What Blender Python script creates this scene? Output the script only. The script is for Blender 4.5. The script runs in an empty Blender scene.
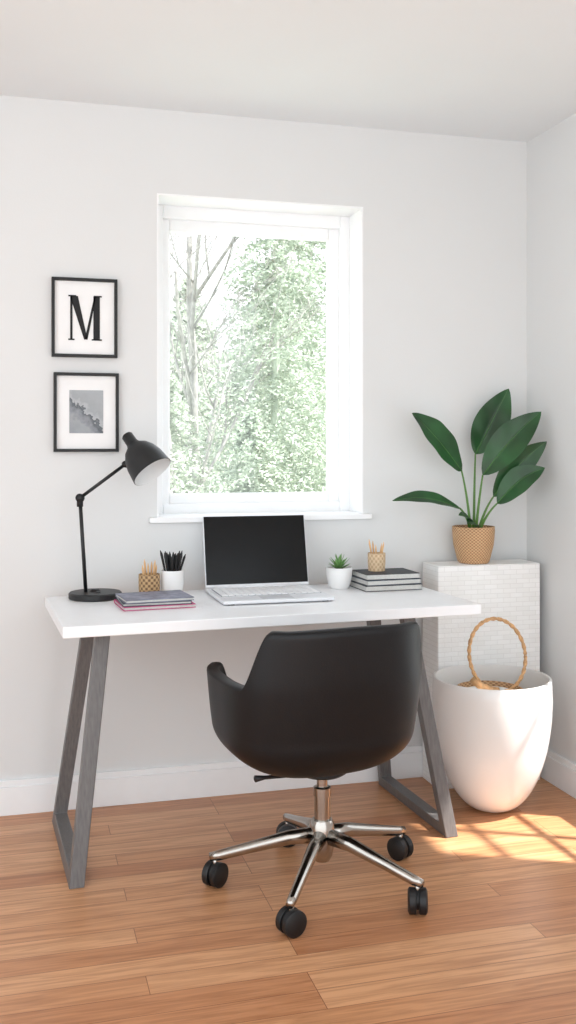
import bpy, bmesh, math, random
from mathutils import Vector, Matrix
random.seed(7)
S = bpy.context.scene
COL = S.collection

# ------------------------------------------------------------ materials
def lin(c):
    return tuple(((x/255)/12.92 if x/255 <= 0.04045 else ((x/255+0.055)/1.055)**2.4) for x in c)

def mat(name, rgb, rough=0.5, metal=0.0, var=0.04, scale=20, bump=0.0, bscale=60, **kw):
    m = bpy.data.materials.new(name); m.use_nodes = True
    nt = m.node_tree; N = nt.nodes; L = nt.links
    b = N['Principled BSDF']
    c = lin(rgb)
    tc = N.new('ShaderNodeTexCoord')
    no = N.new('ShaderNodeTexNoise'); no.inputs['Scale'].default_value = scale
    L.new(tc.outputs['Object'], no.inputs['Vector'])
    r = N.new('ShaderNodeValToRGB')
    r.color_ramp.elements[0].position = .3; r.color_ramp.elements[1].position = .7
    r.color_ramp.elements[0].color = tuple(max(0, x*(1-var)) for x in c)+(1,)
    r.color_ramp.elements[1].color = tuple(min(1, x*(1+var)) for x in c)+(1,)
    L.new(no.outputs['Fac'], r.inputs['Fac']); L.new(r.outputs['Color'], b.inputs['Base Color'])
    b.inputs['Roughness'].default_value = rough; b.inputs['Metallic'].default_value = metal
    for k, v in kw.items():
        b.inputs[k.replace('_', ' ')].default_value = v
    if bump > 0:
        n2 = N.new('ShaderNodeTexNoise'); n2.inputs['Scale'].default_value = bscale
        L.new(tc.outputs['Object'], n2.inputs['Vector'])
        bp = N.new('ShaderNodeBump'); bp.inputs['Strength'].default_value = bump; bp.inputs['Distance'].default_value = .003
        L.new(n2.outputs['Fac'], bp.inputs['Height']); L.new(bp.outputs['Normal'], b.inputs['Normal'])
    return m

M_wall = mat('wall_paint', (224, 225, 225), .85, var=.01, scale=2, bump=.08, bscale=150)
M_ceil = mat('ceiling_paint', (234, 238, 240), .9, var=.01, scale=2)
M_trim = mat('trim_white', (243, 244, 245), .45, var=.01)
M_frameW = mat('window_white', (247, 248, 249), .4, var=.005)
M_desk = mat('desk_white', (243, 244, 246), .35, var=.01)
M_black = mat('black_metal', (20, 21, 23), .45, var=.1)
M_frameB = mat('black_frame', (10, 10, 11), .5, var=.1)
M_leather = mat('black_leather', (14, 15, 18), .46, var=.12, scale=8, bump=.12, bscale=220)
M_leather.node_tree.nodes['Principled BSDF'].inputs['Specular IOR Level'].default_value = .34
M_rubber = mat('black_plastic', (15, 15, 17), .5, var=.1)
M_steel = mat('brushed_steel', (172, 166, 159), .18, 1.0, var=.08, scale=12)
M_silver = mat('laptop_silver', (232, 234, 238), .35, .05, var=.02)
M_key = mat('key_white', (248, 249, 251), .5, var=.02)
M_screen = mat('screen_black', (4, 5, 7), .16, var=.1, Specular_IOR_Level=.22)
M_white = mat('ceramic_white', (244, 244, 243), .3, var=.015, scale=6)
M_potW = mat('planter_white', (238, 237, 235), .28, var=.02, scale=4, Coat_Weight=.3)
M_paper = mat('paper_white', (242, 242, 242), .8, var=.01)
M_page = mat('page_edges', (205, 204, 200), .8, var=.06, scale=200)
M_gray = mat('book_gray', (78, 86, 97), .6, var=.08)
M_dark = mat('book_dark', (36, 40, 48), .55, var=.08)
M_pink = mat('book_pink', (196, 80, 128), .55, var=.08)
M_lav = mat('book_lavender', (122, 124, 142), .5, var=.4, scale=30)
M_pencil = mat('pencil_wood', (222, 178, 128), .55, var=.1)
M_soil = mat('soil', (60, 45, 35), .95, var=.3, scale=60, bump=.6)
M_bulb = mat('lamp_inner', (235, 236, 236), .6, var=.02)
M_ink = mat('print_ink', (22, 22, 24), .7, var=.05)
M_succ = mat('succulent_green', (112, 156, 90), .5, var=.25)
M_stem = mat('stem_green', (88, 130, 56), .5, var=.15)
M_rib = mat('midrib_green', (62, 108, 50), .5, var=.15)
M_leaf = mat('leaf_green', (34, 76, 38), .36, var=.5, scale=8, Specular_IOR_Level=.45)

def m_woven(name, c1, c2, na=26, kz=420):
    m = mat(name, c1, .65)
    nt = m.node_tree; N = nt.nodes; L = nt.links; b = N['Principled BSDF']
    tc = N.new('ShaderNodeTexCoord'); sp = N.new('ShaderNodeSeparateXYZ'); L.new(tc.outputs['Object'], sp.inputs[0])
    def M(op, a, b_=None):
        n = N.new('ShaderNodeMath'); n.operation = op
        for i, v in enumerate((a, b_)):
            if v is None: continue
            if isinstance(v, (int, float)): n.inputs[i].default_value = v
            else: L.new(v, n.inputs[i])
        return n.outputs[0]
    ang = M('ARCTAN2', sp.outputs['Y'], sp.outputs['X'])
    s = M('MULTIPLY', M('SINE', M('MULTIPLY', ang, na)), M('SINE', M('MULTIPLY', sp.outputs['Z'], kz)))
    f = M('ADD', M('MULTIPLY', s, .5), .5)
    r = N.new('ShaderNodeValToRGB'); L.new(f, r.inputs['Fac'])
    r.color_ramp.elements[0].color = lin(c2)+(1,); r.color_ramp.elements[1].color = lin(c1)+(1,)
    r.color_ramp.elements[0].position = .2; r.color_ramp.elements[1].position = .7
    L.new(r.outputs['Color'], b.inputs['Base Color'])
    bp = N.new('ShaderNodeBump'); bp.inputs['Strength'].default_value = .6; bp.inputs['Distance'].default_value = .004
    L.new(f, bp.inputs['Height']); L.new(bp.outputs['Normal'], b.inputs['Normal'])
    return m
M_wov = m_woven('woven_rattan', (218, 180, 138), (160, 114, 76), 34, 520)
M_wov2 = m_woven('woven_cup', (206, 172, 128), (120, 90, 60), 12, 320)
M_rattan = mat('rattan_cane', (205, 160, 112), .55, var=.25, scale=60, bump=.5, bscale=120)

def m_floor():
    m = bpy.data.materials.new('oak_floor'); m.use_nodes = True
    nt = m.node_tree; N = nt.nodes; L = nt.links; b = N['Principled BSDF']
    tc = N.new('ShaderNodeTexCoord')
    mp = N.new('ShaderNodeMapping'); mp.inputs['Location'].default_value = (.35, .03, 0)
    L.new(tc.outputs['Object'], mp.inputs['Vector'])
    br = N.new('ShaderNodeTexBrick'); br.offset = .37; br.offset_frequency = 3; br.squash = 1.0
    br.inputs['Scale'].default_value = 1
    br.inputs['Brick Width'].default_value = 1.05; br.inputs['Row Height'].default_value = .085
    br.inputs['Mortar Size'].default_value = .0011; br.inputs['Mortar Smooth'].default_value = .3; br.inputs['Bias'].default_value = 0
    br.inputs['Color1'].default_value = (0, 0, 0, 1); br.inputs['Color2'].default_value = (1, 1, 1, 1); br.inputs['Mortar'].default_value = (.5, .5, .5, 1)
    L.new(mp.outputs[0], br.inputs['Vector'])
    ramp = N.new('ShaderNodeValToRGB'); L.new(br.outputs['Color'], ramp.inputs['Fac'])
    e = ramp.color_ramp.elements
    e[0].color = lin((190, 132, 92))+(1,); e[1].color = lin((215, 163, 121))+(1,)
    x = ramp.color_ramp.elements.new(.5); x.color = lin((204, 149, 107))+(1,)
    # grain
    mp2 = N.new('ShaderNodeMapping'); mp2.inputs['Scale'].default_value = (1.6, 26, 1)
    addv = N.new('ShaderNodeVectorMath'); addv.operation = 'ADD'
    sc = N.new('ShaderNodeVectorMath'); sc.operation = 'SCALE'; sc.inputs['Scale'].default_value = 3.0
    L.new(br.outputs['Color'], sc.inputs[0]); L.new(tc.outputs['Object'], addv.inputs[0]); L.new(sc.outputs[0], addv.inputs[1])
    L.new(addv.outputs[0], mp2.inputs['Vector'])
    no = N.new('ShaderNodeTexNoise'); no.inputs['Scale'].default_value = 2.4; no.inputs['Detail'].default_value = 8; no.inputs['Distortion'].default_value = 1.0
    L.new(mp2.outputs[0], no.inputs['Vector'])
    gr = N.new('ShaderNodeValToRGB'); L.new(no.outputs['Fac'], gr.inputs['Fac'])
    gr.color_ramp.elements[0].position = .3; gr.color_ramp.elements[0].color = (.60, .50, .42, 1)
    gr.color_ramp.elements[1].position = .6; gr.color_ramp.elements[1].color = (1.05, 1.05, 1.05, 1)
    mx = N.new('ShaderNodeMixRGB'); mx.blend_type = 'MULTIPLY'; mx.inputs[0].default_value = .75
    L.new(ramp.outputs['Color'], mx.inputs[1]); L.new(gr.outputs['Color'], mx.inputs[2])
    mx2 = N.new('ShaderNodeMixRGB'); mx2.blend_type = 'MIX'
    L.new(br.outputs['Fac'], mx2.inputs[0]); L.new(mx.outputs[0], mx2.inputs[1]); mx2.inputs[2].default_value = lin((128, 80, 52))+(1,)
    L.new(mx2.outputs[0], b.inputs['Base Color'])
    b.inputs['Roughness'].default_value = .34
    bp = N.new('ShaderNodeBump'); bp.inputs['Strength'].default_value = .08; bp.inputs['Distance'].default_value = .002
    L.new(no.outputs['Fac'], bp.inputs['Height']); L.new(bp.outputs['Normal'], b.inputs['Normal'])
    return m
M_floor = m_floor()

def m_legwood():
    m = mat('leg_gray_wood', (112, 112, 114), .42)
    nt = m.node_tree; N = nt.nodes; L = nt.links; b = N['Principled BSDF']
    tc = N.new('ShaderNodeTexCoord'); mp = N.new('ShaderNodeMapping'); mp.inputs['Scale'].default_value = (90, 90, 3)
    no = N.new('ShaderNodeTexNoise'); no.inputs['Scale'].default_value = 2; no.inputs['Detail'].default_value = 3
    L.new(tc.outputs['Object'], mp.inputs[0]); L.new(mp.outputs[0], no.inputs['Vector'])
    r = N.new('ShaderNodeValToRGB'); L.new(no.outputs['Fac'], r.inputs[0])
    r.color_ramp.elements[0].position = .3; r.color_ramp.elements[0].color = lin((94, 92, 92))+(1,)
    r.color_ramp.elements[1].position = .7; r.color_ramp.elements[1].color = lin((113, 110, 109))+(1,)
    L.new(r.outputs[0], b.inputs['Base Color'])
    return m
M_leg = m_legwood()

def m_brick():
    m = mat('whitewashed_weave', (236, 235, 231), .8)
    nt = m.node_tree; N = nt.nodes; L = nt.links; b = N['Principled BSDF']
    tc = N.new('ShaderNodeTexCoord'); sp = N.new('ShaderNodeSeparateXYZ'); L.new(tc.outputs['Object'], sp.inputs[0])
    ad = N.new('ShaderNodeMath'); ad.operation = 'ADD'; L.new(sp.outputs['X'], ad.inputs[0]); L.new(sp.outputs['Y'], ad.inputs[1])
    cb = N.new('ShaderNodeCombineXYZ'); L.new(ad.outputs[0], cb.inputs[0]); L.new(sp.outputs['Z'], cb.inputs[1])
    br = N.new('ShaderNodeTexBrick'); br.inputs['Scale'].default_value = 1
    br.inputs['Brick Width'].default_value = .055; br.inputs['Row Height'].default_value = .018; br.inputs['Mortar Size'].default_value = .0012
    br.inputs['Mortar Smooth'].default_value = 1.0
    br.inputs['Color1'].default_value = lin((247, 247, 246))+(1,); br.inputs['Color2'].default_value = lin((241, 241, 239))+(1,)
    br.inputs['Mortar'].default_value = lin((222, 221, 219))+(1,)
    L.new(cb.outputs[0], br.inputs['Vector']); L.new(br.outputs['Color'], b.inputs['Base Color'])
    no = N.new('ShaderNodeTexNoise'); no.inputs['Scale'].default_value = 90; L.new(tc.outputs['Object'], no.inputs['Vector'])
    sb = N.new('ShaderNodeMath'); sb.operation = 'SUBTRACT'; L.new(no.outputs['Fac'], sb.inputs[0]); L.new(br.outputs['Fac'], sb.inputs[1])
    bp = N.new('ShaderNodeBump'); bp.inputs['Strength'].default_value = .35; bp.inputs['Distance'].default_value = .002
    L.new(sb.outputs[0], bp.inputs['Height']); L.new(bp.outputs['Normal'], b.inputs['Normal'])
    return m
M_brick = m_brick()

def m_glass():
    m = bpy.data.materials.new('window_glass'); m.use_nodes = True
    nt = m.node_tree; N = nt.nodes; L = nt.links
    N.remove(N['Principled BSDF'])
    t = N.new('ShaderNodeBsdfTransparent'); g = N.new('ShaderNodeBsdfGlossy'); g.inputs['Roughness'].default_value = .02
    mx = N.new('ShaderNodeMixShader'); mx.inputs[0].default_value = .04
    L.new(t.outputs[0], mx.inputs[1]); L.new(g.outputs[0], mx.inputs[2])
    L.new(mx.outputs[0], N['Material Output'].inputs['Surface'])
    return m
M_glass = m_glass()

# ------------------------------------------------------------ mesh helpers
def grp(name, loc=(0, 0, 0), rz=0):
    e = bpy.data.objects.new(name, None); COL.objects.link(e)
    e.location = loc; e.rotation_euler = (0, 0, rz); e.empty_display_size = .1
    return e

def obj(name, verts, faces, m, parent=None, smooth=False, loc=None):
    me = bpy.data.meshes.new(name); me.from_pydata([tuple(v) for v in verts], [], faces); me.update()
    bm = bmesh.new(); bm.from_mesh(me); bmesh.ops.recalc_face_normals(bm, faces=bm.faces); bm.to_mesh(me); bm.free()
    o = bpy.data.objects.new(name, me); COL.objects.link(o)
    if m: me.materials.append(m)
    if parent: o.parent = parent
    if smooth: me.polygons.foreach_set('use_smooth', [True]*len(me.polygons))
    if loc: o.location = loc
    return o

def boxdata(a, b):
    x0, y0, z0 = a; x1, y1, z1 = b
    v = [(x0, y0, z0), (x1, y0, z0), (x1, y1, z0), (x0, y1, z0), (x0, y0, z1), (x1, y0, z1), (x1, y1, z1), (x0, y1, z1)]
    f = [(0, 3, 2, 1), (4, 5, 6, 7), (0, 1, 5, 4), (1, 2, 6, 5), (2, 3, 7, 6), (3, 0, 4, 7)]
    return v, f

def boxes(name, lst, m, parent=None, bevel=0, loc=None):
    V = []; F = []
    for a, b in lst:
        v, f = boxdata(a, b); o = len(V); V += v; F += [tuple(i+o for i in q) for q in f]
    ob = obj(name, V, F, m, parent, loc=loc)
    if bevel:
        md = ob.modifiers.new('bevel', 'BEVEL'); md.width = bevel; md.segments = 3; md.limit_method = 'ANGLE'
    return ob
def box(name, a, b, m, parent=None, bevel=0, loc=None): return boxes(name, [(a, b)], m, parent, bevel, loc)

def lathe(name, prof, m, parent=None, seg=48, loc=None, mtx=None):
    V = []; F = []
    for r, z in prof:
        for i in range(seg):
            a = 2*math.pi*i/seg; V.append(Vector((r*math.cos(a), r*math.sin(a), z)))
    n = len(prof)
    for j in range(n-1):
        for i in range(seg):
            k = (i+1) % seg
            F.append((j*seg+i, j*seg+k, (j+1)*seg+k, (j+1)*seg+i))
    if prof[0][0] > 1e-6: F.append(tuple(range(seg)))
    if prof[-1][0] > 1e-6: F.append(tuple((n-1)*seg+i for i in range(seg)))
    if mtx: V = [mtx @ v for v in V]
    o = obj(name, V, F, m, parent, True, loc)
    bm = bmesh.new(); bm.from_mesh(o.data); bmesh.ops.remove_doubles(bm, verts=bm.verts, dist=1e-6); bmesh.ops.recalc_face_normals(bm, faces=bm.faces); bm.to_mesh(o.data); bm.free()
    es = o.modifiers.new('es', 'EDGE_SPLIT'); es.split_angle = math.radians(40)
    return o

def tubedata(pts, rad, seg=10, closed=False, sy=1.0):
    pts = [Vector(p) for p in pts]; n = len(pts)
    if isinstance(rad, (int, float)): rad = [rad]*n
    V = []; F = []; up = None
    for i, p in enumerate(pts):
        if closed: d = pts[(i+1) % n]-pts[i-1]
        else: d = pts[min(i+1, n-1)]-pts[max(i-1, 0)]
        d.normalize()
        if up is None:
            up = Vector((0, 0, 1)) if abs(d.z) < .9 else Vector((0, 1, 0))
        s = d.cross(up).normalized(); up = s.cross(d).normalized()
        for k in range(seg):
            a = 2*math.pi*k/seg
            V.append(p+s*math.cos(a)*rad[i]*sy+up*math.sin(a)*rad[i])
    for i in range(n if closed else n-1):
        for k in range(seg):
            k2 = (k+1) % seg; i2 = (i+1) % n
            F.append((i*seg+k, i*seg+k2, i2*seg+k2, i2*seg+k))
    if not closed: F.append(tuple(range(seg))); F.append(tuple((n-1)*seg+k for k in range(seg)))
    return V, F
def tube(name, pts, rad, m, parent=None, seg=12, closed=False, sy=1.0):
    V, F = tubedata(pts, rad, seg, closed, sy)
    return obj(name, V, F, m, parent, True)

def multi(name, parts, m, parent=None, smooth=True):
    V = []; F = []
    for v, f in parts:
        o = len(V); V += list(v); F += [tuple(i+o for i in q) for q in f]
    return obj(name, V, F, m, parent, smooth)

def smooth(a, b, x):
    t = max(0, min(1, (x-a)/(b-a))); return t*t*(3-2*t)

# ------------------------------------------------------------ room
H = 2.55; XR = 2.02; XL = -2.0; YF = -4.4
WX0, WX1, WZ0, WZ1 = .507, 1.312, 1.04, 2.24
T = .25
box('floor', (XL-.1, YF, -.1), (XR+.1, T, 0), M_floor)
box('ceiling', (XL-.1, YF, H), (XR+.1, T, H+.1), M_ceil)
boxes('wall_back', [((XL, 0, 0), (WX0, T, H)), ((WX1, 0, 0), (XR+.08, T, H)),
                    ((WX0, 0, 0), (WX1, T, WZ0)), ((WX0, 0, WZ1), (WX1, T, H))], M_wall)
# right wall with an unseen opening added to shape the floor sun patch
RY0, RY1, RZ0, RZ1 = -1.12, -.62, .28, 1.30
boxes('wall_right', [((XR, RY1, 0), (XR+.08, 0, H)), ((XR, YF, 0), (XR+.08, RY0, H)),
                     ((XR, RY0, 0), (XR+.08, RY1, RZ0)), ((XR, RY0, RZ1), (XR+.08, RY1, H))], M_wall)
boxes('wall_left', [((XL-.1, -1.3, 0), (XL, T, H))], M_wall)

boxes('baseboard_back', [((XL, -.016, 0), (XR-.017, 0, .1)), ((XL, -.011, .1), (XR-.017, 0, .122))], M_trim, bevel=.002)
boxes('baseboard_right', [((XR-.016, YF, 0), (XR, 0, .1)), ((XR-.011, YF, .1), (XR, 0, .122))], M_trim, bevel=.002)

# window 1
w = grp('window_1')
fy0, fy1 = .15, .205
def ringb(x0, x1, z0, z1, wl, wr, wb, wt, y0, y1):
    return [((x0, y0, z0), (x0+wl, y1, z1)), ((x1-wr, y0, z0), (x1, y1, z1)),
            ((x0+wl, y0, z0), (x1-wr, y1, z0+wb)), ((x0+wl, y0, z1-wt), (x1-wr, y1, z1))]
lt = .006
boxes('reveal_lining', ringb(WX0, WX1, WZ0, WZ1, lt, lt, lt, lt, -.002, fy0), M_frameW, w)
boxes('outer_frame', ringb(WX0, WX1, WZ0, WZ1, .045, .045, .045, .055, fy0, fy1+.02), M_frameW, w, bevel=.004)
boxes('sash', ringb(WX0+.04, WX1-.04, WZ0+.04, WZ1-.05, .032, .046, .040, .048, fy0+.022, fy1), M_frameW, w, bevel=.005)
boxes('glazing_bead', ringb(WX0+.068, WX1-.082, WZ0+.075, WZ1-.094, .008, .008, .008, .008, fy0+.034, fy1-.01), M_frameW, w, bevel=.002)
box('glass', (WX0+.07, .19, WZ0+.075), (WX1-.08, .194, WZ1-.09), M_glass, w)
box('sill', (WX0-.03, -.022, WZ0-.016), (WX1+.03, .0, WZ0+.004), M_frameW, w, bevel=.003)
# muntin frame added in that opening to split the sun patch
w2 = grp('added_sun_window')
def ringy(y0, y1, z0, z1, wd, x0, x1):
    return [((x0, y0, z0), (x1, y0+wd, z1)), ((x0, y1-wd, z0), (x1, y1, z1)),
            ((x0, y0+wd, z0), (x1, y1-wd, z0+wd)), ((x0, y0+wd, z1-wd), (x1, y1-wd, z1))]
fr = ringy(RY0, RY1, RZ0, RZ1, .02, XR+.055, XR+.08)
for t_ in (1/3, 2/3):
    zc = RZ0+(RZ1-RZ0)*t_; fr.append(((XR+.058, RY0+.02, zc-.014), (XR+.076, RY1-.02, zc+.014)))
yc = (RY0+RY1)/2; fr.append(((XR+.059, yc-.012, RZ0+.02), (XR+.075, yc+.012, RZ1-.02)))
boxes('frame', fr, M_frameW, w2)

# ------------------------------------------------------------ picture frames
def pframe(X0, X1, Z0, Z1):
    g = grp('picture_frame', ((X0+X1)/2, 0, (Z0+Z1)/2))
    a = (X1-X0)/2; b = (Z1-Z0)/2; t = .011
    boxes('frame_moulding', ringb(-a, a, -b, b, t, t, t, t, -.022, -.001), M_frameB, g, bevel=.001)
    box('mat_board', (-a+t, -.010, -b+t), (a-t, -.003, b-t), M_paper, g)
    return g
g = pframe(.128, .361, 1.627, 1.912)
def poly(pts, y0=-.0125, y1=-.0095):
    n = len(pts); V = [(x, y0, z) for x, z in pts]+[(x, y1, z) for x, z in pts]
    F = [tuple(range(n)), tuple(range(2*n-1, n-1, -1))]+[(i, (i+1) % n, n+(i+1) % n, n+i) for i in range(n)]
    return V, F
k = .078; wd = .058
M_parts = [poly([(-.051, -k), (-.043, -k), (-.043, k), (-.051, k)]),
           poly([(.031, -k), (.054, -k), (.054, k), (.031, k)]),
           poly([(-.052, k), (-.024, k), (.010, -k), (-.002, -k)]),
           poly([(.034, k), (.041, k), (.010, -k), (.001, -k+.004)]),
           poly([(-wd, -k-.003), (-.036, -k-.003), (-.036, -k+.002), (-wd, -k+.002)]),
           poly([(.025, -k-.003), (.061, -k-.003), (.061, -k+.002), (.025, -k+.002)]),
           poly([(-wd, k-.002), (-.03, k-.002), (-.03, k+.003), (-wd, k+.003)]),
           poly([(.032, k-.002), (.061, k-.002), (.061, k+.003), (.032, k+.003)])]
multi('letter_m_print', M_parts, M_ink, g, False)
g = pframe(.135, .366, 1.286, 1.571)
def m_art():
    m = mat('landscape_print', (170, 172, 174), .7)
    nt = m.node_tree; N = nt.nodes; L = nt.links; b = N['Principled BSDF']
    tc = N.new('ShaderNodeTexCoord'); no = N.new('ShaderNodeTexNoise'); no.inputs['Scale'].default_value = 45; no.inputs['Detail'].default_value = 10
    L.new(tc.outputs['Object'], no.inputs['Vector'])
    sp = N.new('ShaderNodeSeparateXYZ'); L.new(tc.outputs['Object'], sp.inputs[0])
    a = N.new('ShaderNodeMath'); a.operation = 'MULTIPLY_ADD'; L.new(sp.outputs['Z'], a.inputs[0]); a.inputs[1].default_value = 3.2; a.inputs[2].default_value = .3
    c = N.new('ShaderNodeMath'); c.operation = 'MULTIPLY_ADD'; L.new(sp.outputs['X'], c.inputs[0]); c.inputs[1].default_value = 3; L.new(a.outputs[0], c.inputs[2])
    d = N.new('ShaderNodeMath'); d.operation = 'MULTIPLY_ADD'; L.new(no.outputs['Fac'], d.inputs[0]); d.inputs[1].default_value = .4; L.new(c.outputs[0], d.inputs[2])
    r = N.new('ShaderNodeValToRGB'); L.new(d.outputs[0], r.inputs[0])
    e = r.color_ramp.elements; e[0].position = .1; e[0].color = lin((150, 155, 160))+(1,); e[1].position = .85; e[1].color = lin((172, 176, 180))+(1,)
    for p, cc in ((.30, (160, 164, 169)), (.42, (132, 137, 143)), (.49, (92, 98, 104)), (.51, (182, 185, 188)), (.6, (162, 166, 170))):
        x = e.new(p); x.color = lin(cc)+(1,)
    L.new(r.outputs[0], b.inputs['Base Color'])
    return m
box('art_print', (-.06, -.012, -.075), (.06, -.0098, .08), m_art(), g)

# ------------------------------------------------------------ desk
TH = math.radians(3); DZ = .78
desk = grp('desk', (.135, -.715, 0), TH)
box('desk_top', (0, 0, DZ-.034), (1.367, .625, DZ), M_desk, desk, bevel=.003)
def deskleg(name, af, at):
    bw = .0225
    zt = DZ-.034
    outer = [(.035, 0), (.60, 0), (.47, zt), (.14, zt)]
    inner = [(.078, .04), (.562, .04), (.436, zt-.03), (.176, zt-.03)]
    V = []; F = []
    for side in (-1, 1):
        for ring in (outer, inner):
            for b, z in ring:
                a = af+(at-af)*z/zt
                V.append((a+side*bw, b, z))
    for i in range(4):
        j = (i+1) % 4
        F.append((i, j, 4+j, 4+i)); F.append((8+i, 12+i, 12+j, 8+j))
        F.append((i, 8+i, 8+j, j)); F.append((4+i, 4+j, 12+j, 12+i))
    o = obj(name, V, F, M_leg, desk)
    md = o.modifiers.new('bevel', 'BEVEL'); md.width = .003; md.segments = 2; md.limit_method = 'ANGLE'
deskleg('leg_frame_left', .044, .138)
deskleg('leg_frame_right', 1.278, 1.165)
box('cross_rail', (.13, .27, DZ-.07), (1.17, .33, DZ-.0345), M_leg, desk, bevel=.003)

# ------------------------------------------------------------ desk lamp
Z = DZ+.0005
lamp = grp('desk_lamp', (.270, -.170, Z))
lathe('lamp_base', [(0, 0), (.088, 0), (.091, .003), (.091, .018), (.087, .022), (.02, .024), (.012, .032), (0, .032)], M_black, lamp)
J1 = Vector((-.052, 0, .347)); J0 = Vector((-.032, 0, .02)); J2 = Vector((.103, -.005, .463))
tube('pole', [J0, J1], .0065, M_black, lamp)
tube('lower_knuckle', [J1+Vector((0, -.016, 0)), J1+Vector((0, .016, 0))], .015, M_black, lamp, 20)
tube('knob_arm', [J1+Vector((-.0, -.0, -.03)), J1], .011, M_black, lamp, 16)
tube('upper_arm', [J1, J2], .006, M_black, lamp)
tube('upper_knuckle', [J2+Vector((0, -.012, 0)), J2+Vector((0, .012, 0))], .012, M_black, lamp, 20)
top = Vector((.108, -.005, .563)); rim = Vector((.187, -.078, .438))
ax = (rim-top).normalized()
rot = Vector((0, 0, -1)).rotation_difference(ax).to_matrix().to_4x4()
mtx = Matrix.Translation(top) @ rot
LN = (rim-top).length
po = [(0, .004), (.016, .003), (.020, -.002), (.021, -.035), (.026, -.046), (.045, -.062), (.059, -.085), (.068, -.115), (.074, -LN), (.0715, -LN-.001),
      (.065, -.115), (.056, -.088), (.042, -.067), (.02, -.055), (0, -.05)]
so_ = lathe('lamp_shade', po, M_black, lamp, mtx=mtx)
so_.data.materials.append(M_bulb)
inv = mtx.inverted()
for p_ in so_.data.polygons:
    c_ = inv @ p_.center
    n_ = inv.to_3x3() @ p_.normal
    if n_.x*c_.x+n_.y*c_.y < 0 and c_.z < -.048: p_.material_index = 1
tube('shade_bracket', [J2, J2+Vector((.012, -.012, .03)), top+ax*.03], .006, M_black, lamp)
bx = boxes('base_switch', [((.0, -.045, .021), (.014, -.033, .027))], M_black, lamp)

# ------------------------------------------------------------ notebooks (left)
nb = grp('notebook_stack', (.446, -.380, Z), math.radians(3))
def book(name, w_, d_, z0, th, m, parent, rz=0, off=(0, 0)):
    cov = .0022
    o = boxes(name, [((-w_/2, -d_/2, z0), (w_/2, d_/2, z0+cov)), ((-w_/2, -d_/2, z0+th-cov), (w_/2, d_/2, z0+th)), ((-w_/2, d_/2-.004, z0), (w_/2, d_/2, z0+th))], m, parent, bevel=.0006)
    o.rotation_euler = (0, 0, rz); o.location = (off[0], off[1], 0)
    p = box(name+'_pages', (-w_/2+.003, -d_/2+.003, z0+cov), (w_/2-.003, d_/2-.004, z0+th-cov), M_page, parent)
    p.rotation_euler = (0, 0, rz); p.location = (off[0], off[1], 0)
book('pink_notebook', .236, .185, 0, .012, M_pink, nb, .02)
book('gray_notebook', .224, .178, .0122, .010, M_gray, nb, -.03, (-.002, .003))
book('patterned_notebook', .224, .175, .0224, .011, M_lav, nb, .05, (0, .0))

# ------------------------------------------------------------ pencil cups
def cup(name, loc, r, h, m, rb=None):
    g_ = grp(name, loc); rb = rb or r
    lathe('cup_body', [(0, 0), (rb, 0), (r, h*.5), (r, h), (r-.003, h), (r-.003, h*.5), (rb-.003, .004), (0, .004)], m, g_)
    return g_
c = cup('woven_pencil_cup', (.452, -.208, Z), .037, .082, M_wov2, .035)
parts = []
for i in range(6):
    a = i*1.1; x, y = .018*math.cos(a), .018*math.sin(a)
    parts.append(tubedata([(x*.6, y*.6, .006), (x*1.3, y*1.3, .10+.009*(i % 3)), (x*1.4, y*1.4, .114+.009*(i % 3))], [.0036, .0036, .0006], 8))
multi('pencils', parts, M_pencil, c)
c = cup('white_pen_pot', (.533, -.20, Z), .040, .092, M_white, .036)
parts = []
for i in range(22):
    a = i*2.4; rr = .006+.018*(i/22); x, y = rr*math.cos(a), rr*math.sin(a)
    hh = .145+.018*random.random()
    parts.append(tubedata([(x*.5, y*.5, .006), (x*1.2, y*1.2, .085), (x*1.9, y*1.9, hh-.012), (x*2.1, y*2.1, hh)], [.0035, .0035, .0045, .0012], 8))
multi('black_pens', parts, M_rubber, c)

# ------------------------------------------------------------ laptop
lp = grp('laptop', (.855, -.145, Z), math.radians(0))
hw = .193; D = .315
box('base', (-hw, -D, .003), (hw, 0, .015), M_silver, lp, bevel=.004)
boxes('feet', [((sx*(hw-.03)-.01, sy-.01, 0), (sx*(hw-.03)+.01, sy+.01, .004)) for sx in (-1, 1) for sy in (-.02, -D+.02)], M_rubber, lp)
keys = []
for r_ in range(6):
    n = 15
    for c_ in range(n):
        x = -hw+.018+c_*(2*hw-.036)/n; y = -.03-r_*.030
        keys.append(((x+.0018, y-.026, .0145), (x+(2*hw-.036)/n-.0018, y, .0178)))
boxes('keyboard', keys, M_key, lp)
box('keyboard_well', (-hw+.015, -.212, .0148), (hw-.015, -.026, .0154), mat('key_gap', (150, 153, 160), .6), lp)
box('trackpad', (-.055, -.300, .0148), (.055, -.222, .0156), mat('trackpad_gray', (205, 207, 211), .4), lp, bevel=.0005)
tilt = math.radians(-14)
lid = box('lid', (-hw, -.003, 0), (hw, .004, .262), M_silver, lp, bevel=.003)
scr = box('screen', (-hw+.003, -.0045, .010), (hw-.003, -.0028, .259), M_screen, lp, bevel=.001)
for o in (lid, scr):
    o.location = (0, .0, .016); o.rotation_euler = (tilt, 0, 0)
tube('hinge', [(-hw+.03, .0, .016), (hw-.03, .0, .016)], .006, M_silver, lp)

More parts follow.
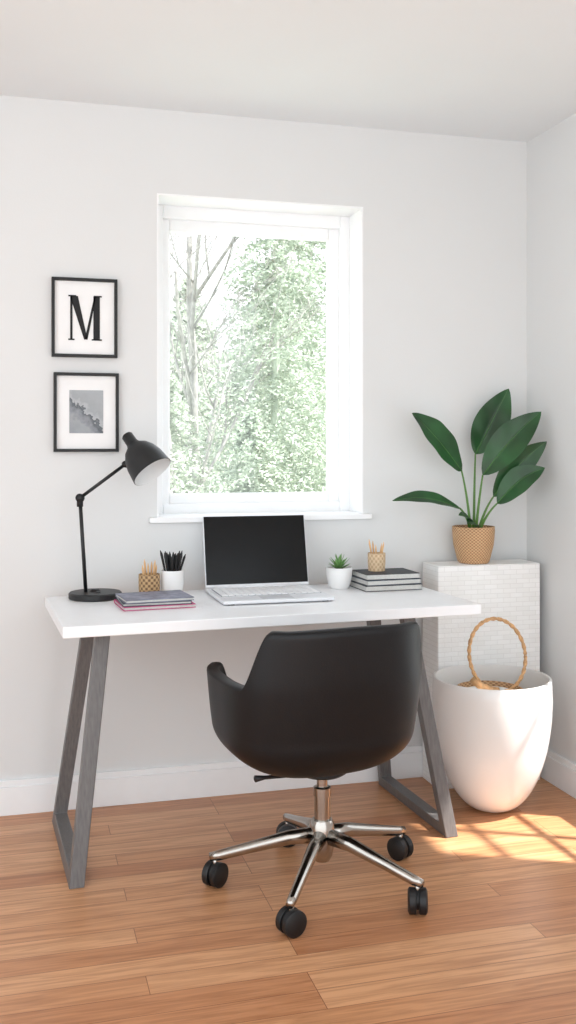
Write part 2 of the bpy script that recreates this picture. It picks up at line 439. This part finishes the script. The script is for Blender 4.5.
# ------------------------------------------------------------ succulent
sg = grp('potted_succulent', (1.160, -.165, Z))
lathe('pot', [(0, 0), (.032, 0), (.040, .012), (.047, .045), (.049, .078), (.046, .078), (.043, .05), (.036, .02), (0, .02)], M_white, sg)
lathe('soil', [(0, .06), (.044, .06), (.044, .066), (0, .068)], M_soil, sg)
def leafdata(base, tip, width, nrm, sag=.0, fold=.25, n=14, mcols=4, pw=.8):
    base = Vector(base); tip = Vector(tip); d = tip-base; Ln = d.length; dn = d.normalized()
    nrm = Vector(nrm); nrm = (nrm-dn*nrm.dot(dn)).normalized(); s = dn.cross(nrm).normalized()
    V = []; F = []
    for i in range(n+1):
        t = i/n
        c = base+d*t+Vector((0, 0, 1))*sag*math.sin(math.pi*t)*Ln
        wv = width*.5*(max(0, math.sin(math.pi*min(1, t)**pw))**.8) if 0 < i < n else .0008
        for j in range(-mcols, mcols+1):
            q = j/mcols
            ripple = .02*width*math.sin(t*19+q*2)*abs(q)
            V.append(c+s*q*wv+nrm*(fold*abs(q)*wv+ripple))
    m_ = 2*mcols+1
    for i in range(n):
        for j in range(m_-1):
            F.append((i*m_+j, i*m_+j+1, (i+1)*m_+j+1, (i+1)*m_+j))
    return V, F
parts = []
for ring, (nn, el, ln) in enumerate(((8, 28, .050), (7, 48, .060), (5, 72, .062))):
    for i in range(nn):
        a = i/nn*2*math.pi+ring*.4; e = math.radians(el)
        tp = (math.cos(a)*ln*math.cos(e), math.sin(a)*ln*math.cos(e), .068+ln*math.sin(e))
        parts.append(leafdata((0, 0, .066), tp, .012, (-math.cos(a)*math.sin(e), -math.sin(a)*math.sin(e), math.cos(e)), fold=.5, n=8, mcols=2))
multi('succulent_leaves', parts, M_succ, sg)

# ------------------------------------------------------------ book stack right + cup
bs = grp('book_stack', (1.330, -.195, Z), math.radians(2))
book('book_bottom', .222, .17, 0, .021, M_dark, bs)
book('book_middle', .215, .165, .0212, .019, M_gray, bs, .03)
book('book_top', .208, .16, .0404, .021, M_dark, bs, -.02)
c = cup('pencil_cup', (1.305, -.17, Z+.0618), .033, .066, m_woven('beige_cup', (226, 200, 166), (196, 166, 130), 12, 300), .031)
parts = []
for i in range(5):
    a = i*1.25+.5; x, y = .018*math.cos(a), .018*math.sin(a)
    parts.append(tubedata([(x*.5, y*.5, .006), (x*1.5, y*1.5, .085+.009*(i % 3)), (x*1.6, y*1.6, .100+.009*(i % 3))], [.0034, .0034, .0006], 8))
multi('pencils', parts, M_pencil, c)

# ------------------------------------------------------------ office chair
CH = grp('office_chair', (.883, -.843, 0), math.radians(0))
SR = math.radians(6); SO = Vector((-.032, 0, 0))
def shell():
    na, nv = 120, 30; z0 = .352
    def Hh(al):
        a = abs(al)
        h = .816-(.816-.652)*smooth(math.radians(46), math.radians(64), a)
        h = h-(.652-.50)*smooth(math.radians(128), math.radians(153), a)
        h -= .004*smooth(0, math.radians(38), a)
        return h
    V = []; F = []
    ex = 2/2.9
    for i in range(na):
        al = -math.pi+2*math.pi*i/na
        sx, cy = math.sin(al), math.cos(al)
        px = math.copysign(abs(sx)**ex, sx); py = -math.copysign(abs(cy)**ex, cy)
        h = Hh(al)
        for j in range(1, nv+1):
            s = j/nv
            if s < .5:
                th = s/.5*math.pi/2; rho = .95*math.sin(th)**.85; z = z0+.145*(1-math.cos(th))
            else:
                k_ = (s-.5)/.5; z = z0+.145+(h-z0-.145)*k_; rho = .95+.05*max(0, min(1, (z-z0-.145)/.16))**.8
            x = .300*rho*px; y = .272*rho*py
            zz = max(0, z-.5)
            if py < 0: y -= .13*zz*(-py)
            if py < 0: x *= 1-.06*max(0, z-.64)/.16*(-py)
            V.append((x, y, z))
    for i in range(na):
        i2 = (i+1) % na
        for j in range(nv-1):
            F.append((i*nv+j, i2*nv+j, i2*nv+j+1, i*nv+j+1))
    V.append((0, 0, z0)); c_ = len(V)-1
    for i in range(na): F.append((c_, ((i+1) % na)*nv, i*nv))
    o = obj('seat_shell', V, F, M_leather, CH, True)
    o.location = SO; o.rotation_euler = (0, 0, SR)
    sd = o.modifiers.new('solid', 'SOLIDIFY'); sd.thickness = .036; sd.offset = -1
    ss = o.modifiers.new('sub', 'SUBSURF'); ss.levels = 1; ss.render_levels = 1
shell()
def cushion():
    V = []; F = []; na = 48; ex = 2/2.7
    prof = [(.01, .415), (.8, .415), (.96, .43), (1, .455), (.98, .485), (.85, .503), (.5, .51), (.01, .512)]
    for r_, z in prof:
        for i in range(na):
            al = 2*math.pi*i/na; sx, cy = math.sin(al), math.cos(al)
            V.append((.235*r_*math.copysign(abs(sx)**ex, sx), .005+.212*r_*math.copysign(abs(cy)**ex, cy), z))
    for j in range(len(prof)-1):
        for i in range(na):
            k_ = (i+1) % na; F.append((j*na+i, j*na+k_, (j+1)*na+k_, (j+1)*na+i))
    o = obj('seat_cushion', V, F, M_leather, CH, True)
    o.location = SO; o.rotation_euler = (0, 0, SR)
cushion()
lathe('mount_plate', [(0, .332), (.062, .332), (.075, .340), (.075, .362), (0, .362)], M_rubber, CH)
lathe('gas_lift', [(0, .19), (.023, .19), (.023, .27), (.016, .272), (.016, .34), (0, .34)], M_steel, CH)
lathe('lift_collar', [(0, .268), (.026, .268), (.026, .292), (.02, .295), (0, .295)], M_steel, CH)
lathe('hub', [(0, .075), (.022, .075), (.03, .09), (.036, .12), (.036, .185), (.030, .197), (0, .197)], M_steel, CH)
tube('tilt_lever', [(0, 0, .342), (-.12, -.03, .344), (-.19, -.05, .352), (-.218, -.06, .354)], [.005, .005, .006, .010], M_rubber, CH)
wheels = []; hoods = []; legs = []; stems = []
for i in range(5):
    a = math.radians(-122.3+72*i); d = Vector((math.cos(a), math.sin(a), 0)); s = Vector((-d.y, d.x, 0))
    R = .318
    legs.append(tubedata([d*.02+Vector((0, 0, .150)), d*.10+Vector((0, 0, .142)), d*.22+Vector((0, 0, .112)), d*(R-.01)+Vector((0, 0, .090)), d*(R+.016)+Vector((0, 0, .086))], [.025, .021, .0165, .015, .012], 14, sy=.9))
    stems.append(tubedata([d*R+Vector((0, 0, .05)), d*R+Vector((0, 0, .088))], .008, 10))
    q = math.radians(-70+50*i); wa = Vector((math.cos(q), math.sin(q), 0)); cp = d*R+Vector((0, 0, .0355))
    for sg_ in (-1, 1):
        p0 = cp+wa*sg_*.004; p1 = cp+wa*sg_*.027
        wheels.append(tubedata([p0, p0+wa*sg_*.0005, p0+wa*sg_*.003, p1-wa*sg_*.004, p1], [.030, .034, .0355, .0355, .029], 28))
    hoods.append(tubedata([cp-wa*.010+Vector((0, 0, .004)), cp+wa*.010+Vector((0, 0, .004))], .028, 20))
multi('star_base', legs, M_steel, CH); multi('caster_stems', stems, M_steel, CH)
o = multi('caster_wheels', wheels, M_rubber, CH); multi('caster_hoods', hoods, M_rubber, CH)
o.modifiers.new('es', 'EDGE_SPLIT').split_angle = math.radians(50)

# ------------------------------------------------------------ plant stand + planter
BX0, BX1, BY0, BY1, BZ = 1.552, 1.985, -.172, -.020, .85
ps = grp('plant_stand', (BX0, BY0, 0))
box('stand_body', (0, 0, 0), (BX1-BX0, BY1-BY0, BZ), M_brick, ps, bevel=.005)

pl = grp('potted_plant', (1.735, -.098, BZ+.0015))
lathe('woven_pot', [(0, 0), (.056, 0), (.062, .006), (.078, .07), (.083, .125), (.082, .142), (.077, .142), (.077, .12), (0, .12)], M_wov, pl)
lathe('pot_soil', [(0, .121), (.077, .121), (.05, .128), (0, .13)], M_soil, pl)
BZp = BZ+.0015
LV = [ # base(dx,y,z) tip width normal sag
 ((-.085, -.06, 1.068), (-.405, -.17, 1.108), .062, (.1, -.75, .7), .07),
 ((-.055, -.01, 1.210), (-.290, -.08, 1.432), .125, (.35, -.9, .25), .04),
 ((.018, .02, 1.275), (.152, .0, 1.535), .135, (-.3, -.9, .1), .0),
 ((.010, -.06, 1.195), (.222, -.13, 1.440), .128, (-.25, -.85, .35), .05),
 ((.060, -.05, 1.110), (.235, -.15, 1.325), .100, (-.1, -.9, .3), .07),
 ((.060, -.08, 1.085), (.205, -.19, 1.225), .105, (-.2, -.8, .55), .10),
 ((-.03, -.05, 1.02), (-.11, -.10, 1.045), .045, (0, -.6, .8), .05),
 ((-.01, -.06, 1.00), (-.085, -.12, 1.015), .05, (0, -.6, .8), .05),
]
parts = []; stems = []; ribs = []
for b_, t_, w_, n_, sg_ in LV:
    b0 = Vector((b_[0], b_[1], b_[2]-BZp)); t0 = Vector((t_[0], t_[1], t_[2]-BZp))
    parts.append(leafdata(b0, t0, w_, n_, sg_, .28, 24, 5, .85))
    r0 = Vector((b_[0]*.25, b_[1]*.25, .122)); mid = (r0+b0)/2+Vector((-b_[0]*.15, 0, .015))
    pts = []
    for i in range(9):
        t = i/8; pts.append(r0*(1-t)**2+mid*2*t*(1-t)+b0*t*t)
    stems.append(tubedata(pts, [.0062-.003*i/8 for i in range(9)], 8))
    d = t0-b0; nn = Vector(n_).normalized()
    ribs.append(tubedata([b0+d*(i/10)+Vector((0, 0, 1))*sg_*math.sin(math.pi*i/10)*d.length+nn*.0003 for i in range(11)], [.0024*(1-i/11)+.0003 for i in range(11)], 6))
multi('plant_leaves', parts, M_leaf, pl)
multi('leaf_stems', stems, M_stem, pl); multi('leaf_midribs', ribs, M_rib, pl)

PX, PY = 1.667, -.390
wp = grp('white_planter', (PX, PY, 0))
def pr(z): return .045+.169*max(0, 1-(1-z/.40)**2)**.52 if z < .40 else .214-.6*(z-.40)**2
prof = [(0, 0), (.045, 0)]
for i in range(1, 21):
    z = .47*(i/20)**1.7; prof.append((pr(z), z))
inn = [(max(0, r_-.011), max(.015, z)) for r_, z in prof[::-1] if z > .016]
prof += [(pr(.47)-.002, .4728), (pr(.47)-.009, .4728)]+inn[1:]+[(0, .015)]
lathe('planter_bowl', prof, M_potW, wp, 72)
rb = grp('rattan_basket', (PX+.0, PY+.02, .0165))
lathe('basket_body', [(0, 0), (.030, 0), (.07, .10), (.115, .36), (.12, .41), (.114, .41), (.108, .36), (.065, .10), (.025, .006), (0, .006)], M_wov, rb)
lathe('basket_liner', [(0, .39), (.06, .398), (.10, .395), (.110, .385), (.106, .37), (0, .37)], mat('linen_white', (236, 235, 232), .9, var=.04, bump=.5, bscale=80), rb)
hp = []; hp2 = []
for i in range(72):
    a = 2*math.pi*i/72
    rx, rz_ = .112, .128
    ce = Vector((.032, .0, .528))
    for lst, ph in ((hp, 0), (hp2, math.pi)):
        tw = a*14+ph
        rr = .0034
        lst.append(ce+Vector(((rx+rr*math.cos(tw))*math.cos(a), .03*math.sin(a)+rr*math.sin(tw), (rz_+rr*math.cos(tw))*math.sin(a))))
V1 = tubedata(hp, .0046, 8, True); V2 = tubedata(hp2, .0046, 8, True)
multi('basket_handle', [V1, V2], M_rattan, rb)
tube('handle_binding', [(-.080, -.018, .452), (-.055, -.03, .430), (-.01, -.035, .414), (.02, -.03, .410)], [.012, .013, .012, .009], M_rattan, rb)

# ------------------------------------------------------------ outdoors (haze put into pale base colours)
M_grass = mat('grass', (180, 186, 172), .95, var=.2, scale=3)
M_bark = mat('hazed_bark', (160, 158, 154), .9, var=.25, scale=12)  # bark paled to carry the misty, washed-out look
M_fol = mat('hazed_conifer_needles', (172, 183, 166), .8, var=.22, scale=1.2)  # needle green lightened; overexposure and haze are in the colour
M_fol2 = mat('hazed_shrub_leaves', (194, 202, 187), .8, var=.15, scale=1.5)  # paler still, haze painted into the leaf colour
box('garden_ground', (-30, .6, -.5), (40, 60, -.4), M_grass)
TR = grp('garden_trees')

def bare_tree(loc, h, seed, r0=.07, spread=.5, dep0=5):
    rnd = random.Random(seed); parts = []
    def br(p, d, L_, r, dep):
        pts = [p.copy()]; rad = [r]; n = 5
        for i in range(n):
            d = (d+Vector((rnd.uniform(-1, 1), rnd.uniform(-1, 1), rnd.uniform(-.3, .5)))*.16).normalized()
            p = p+d*L_/n; pts.append(p.copy()); rad.append(r*(1-.55*(i+1)/n))
        parts.append(tubedata(pts, rad, 6 if dep > 3 else 4))
        if dep == 0: return
        k_ = 4 if dep > 2 else 3
        for i in range(k_):
            t = .3+.7*(i+.5)/k_; idx = min(n, max(1, int(t*n)))
            a = rnd.uniform(0, 6.28)
            nd = (d*.75+Vector((math.cos(a), math.sin(a), .25))*spread*rnd.uniform(.8, 1.5)).normalized()
            br(pts[idx], nd, L_*rnd.uniform(.5, .72), max(.004, rad[idx]*.6), dep-1)
    br(Vector((0, 0, 0)), Vector((0, 0, 1)), h*.6, r0, dep0)
    o = multi('bare_tree', parts, M_bark, TR); o.location = loc
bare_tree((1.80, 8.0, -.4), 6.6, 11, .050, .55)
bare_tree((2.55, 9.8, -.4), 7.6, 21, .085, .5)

def conifer(name, loc, h, R, n, seed, m, q=.055, low=.05):
    rnd = random.Random(seed); V = []; F = []
    tv, tf = tubedata([(0, 0, 0), (0, 0, h*.95)], [h*.014, .01], 8)
    for _ in range(n):
        t = low+(1-low)*rnd.random()**1.15
        z = h*t; rr = R*(1-t)**.8*rnd.uniform(.65, 1.1)+.05
        a = rnd.uniform(0, 6.283); dv = Vector((math.cos(a), math.sin(a), 0)); sv = Vector((-dv.y, dv.x, 0))
        for k_ in range(28):
            u = rnd.random()**.7
            p = dv*rr*u+sv*rnd.uniform(-.16, .16)*rr*(.4+u*.6)+Vector((0, 0, z-.28*rr*u*u+rnd.uniform(-.04, .04)))
            e1 = Vector((rnd.uniform(-1, 1), rnd.uniform(-1, 1), rnd.uniform(-.7, .4))).normalized()*q*rnd.uniform(.6, 1.5)
            e2 = e1.cross(Vector((rnd.uniform(-1, 1), rnd.uniform(-1, 1), rnd.uniform(-1, 1)))).normalized()*q*.4
            o = len(V); V += [p-e1, p+e2, p+e1, p-e2]; F.append((o, o+1, o+2, o+3))
    me = bpy.data.meshes.new(name); 
    o = len(V); V += tv; F += [tuple(i+o for i in f) for f in tf]
    me.from_pydata([tuple(v) for v in V], [], F); me.materials.append(m)
    ob = bpy.data.objects.new(name, me); COL.objects.link(ob); ob.location = loc; ob.parent = TR
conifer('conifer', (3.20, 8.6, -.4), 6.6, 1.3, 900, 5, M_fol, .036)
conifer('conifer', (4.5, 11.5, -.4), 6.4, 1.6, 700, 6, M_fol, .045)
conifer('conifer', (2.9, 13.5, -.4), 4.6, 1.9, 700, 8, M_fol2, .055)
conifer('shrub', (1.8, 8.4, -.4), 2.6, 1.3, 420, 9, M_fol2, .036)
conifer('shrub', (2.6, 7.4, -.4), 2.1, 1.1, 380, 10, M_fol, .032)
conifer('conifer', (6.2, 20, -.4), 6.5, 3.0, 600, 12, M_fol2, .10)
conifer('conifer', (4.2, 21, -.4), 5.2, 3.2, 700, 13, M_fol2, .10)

# ------------------------------------------------------------ light
W = bpy.data.worlds.new('sky_world'); S.world = W; W.use_nodes = True
nt = W.node_tree; N = nt.nodes; L = nt.links
bg = N['Background']; bg.inputs['Strength'].default_value = 1.0
tc = N.new('ShaderNodeTexCoord'); sp = N.new('ShaderNodeSeparateXYZ'); L.new(tc.outputs['Generated'], sp.inputs[0])
r = N.new('ShaderNodeValToRGB'); L.new(sp.outputs['Z'], r.inputs[0])
r.color_ramp.elements[0].color = (.94, .99, 1.02, 1); r.color_ramp.elements[1].color = (.84, .925, 1.03, 1)
L.new(r.outputs[0], bg.inputs['Color'])
sl = bpy.data.lights.new('sun', 'SUN'); so = bpy.data.objects.new('sun', sl); COL.objects.link(so)
sl.energy = 4.5; sl.angle = math.radians(2.0); sl.color = (1, .96, .91)
so.rotation_euler = Vector((-.6, .3, -1)).to_track_quat('-Z', 'Y').to_euler()

S.view_settings.view_transform = 'Standard'
S.view_settings.exposure = 1.33

cam = bpy.data.cameras.new('camera'); co = bpy.data.objects.new('camera', cam); COL.objects.link(co)
co.location = (0, -3.686, 1.3); co.rotation_euler = (math.radians(90), 0, math.radians(-15.3))
cam.sensor_fit = 'HORIZONTAL'; cam.sensor_width = 36; cam.lens = 62.5; cam.shift_y = -64/576
cam.clip_start = .05; cam.clip_end = 200
S.camera = co
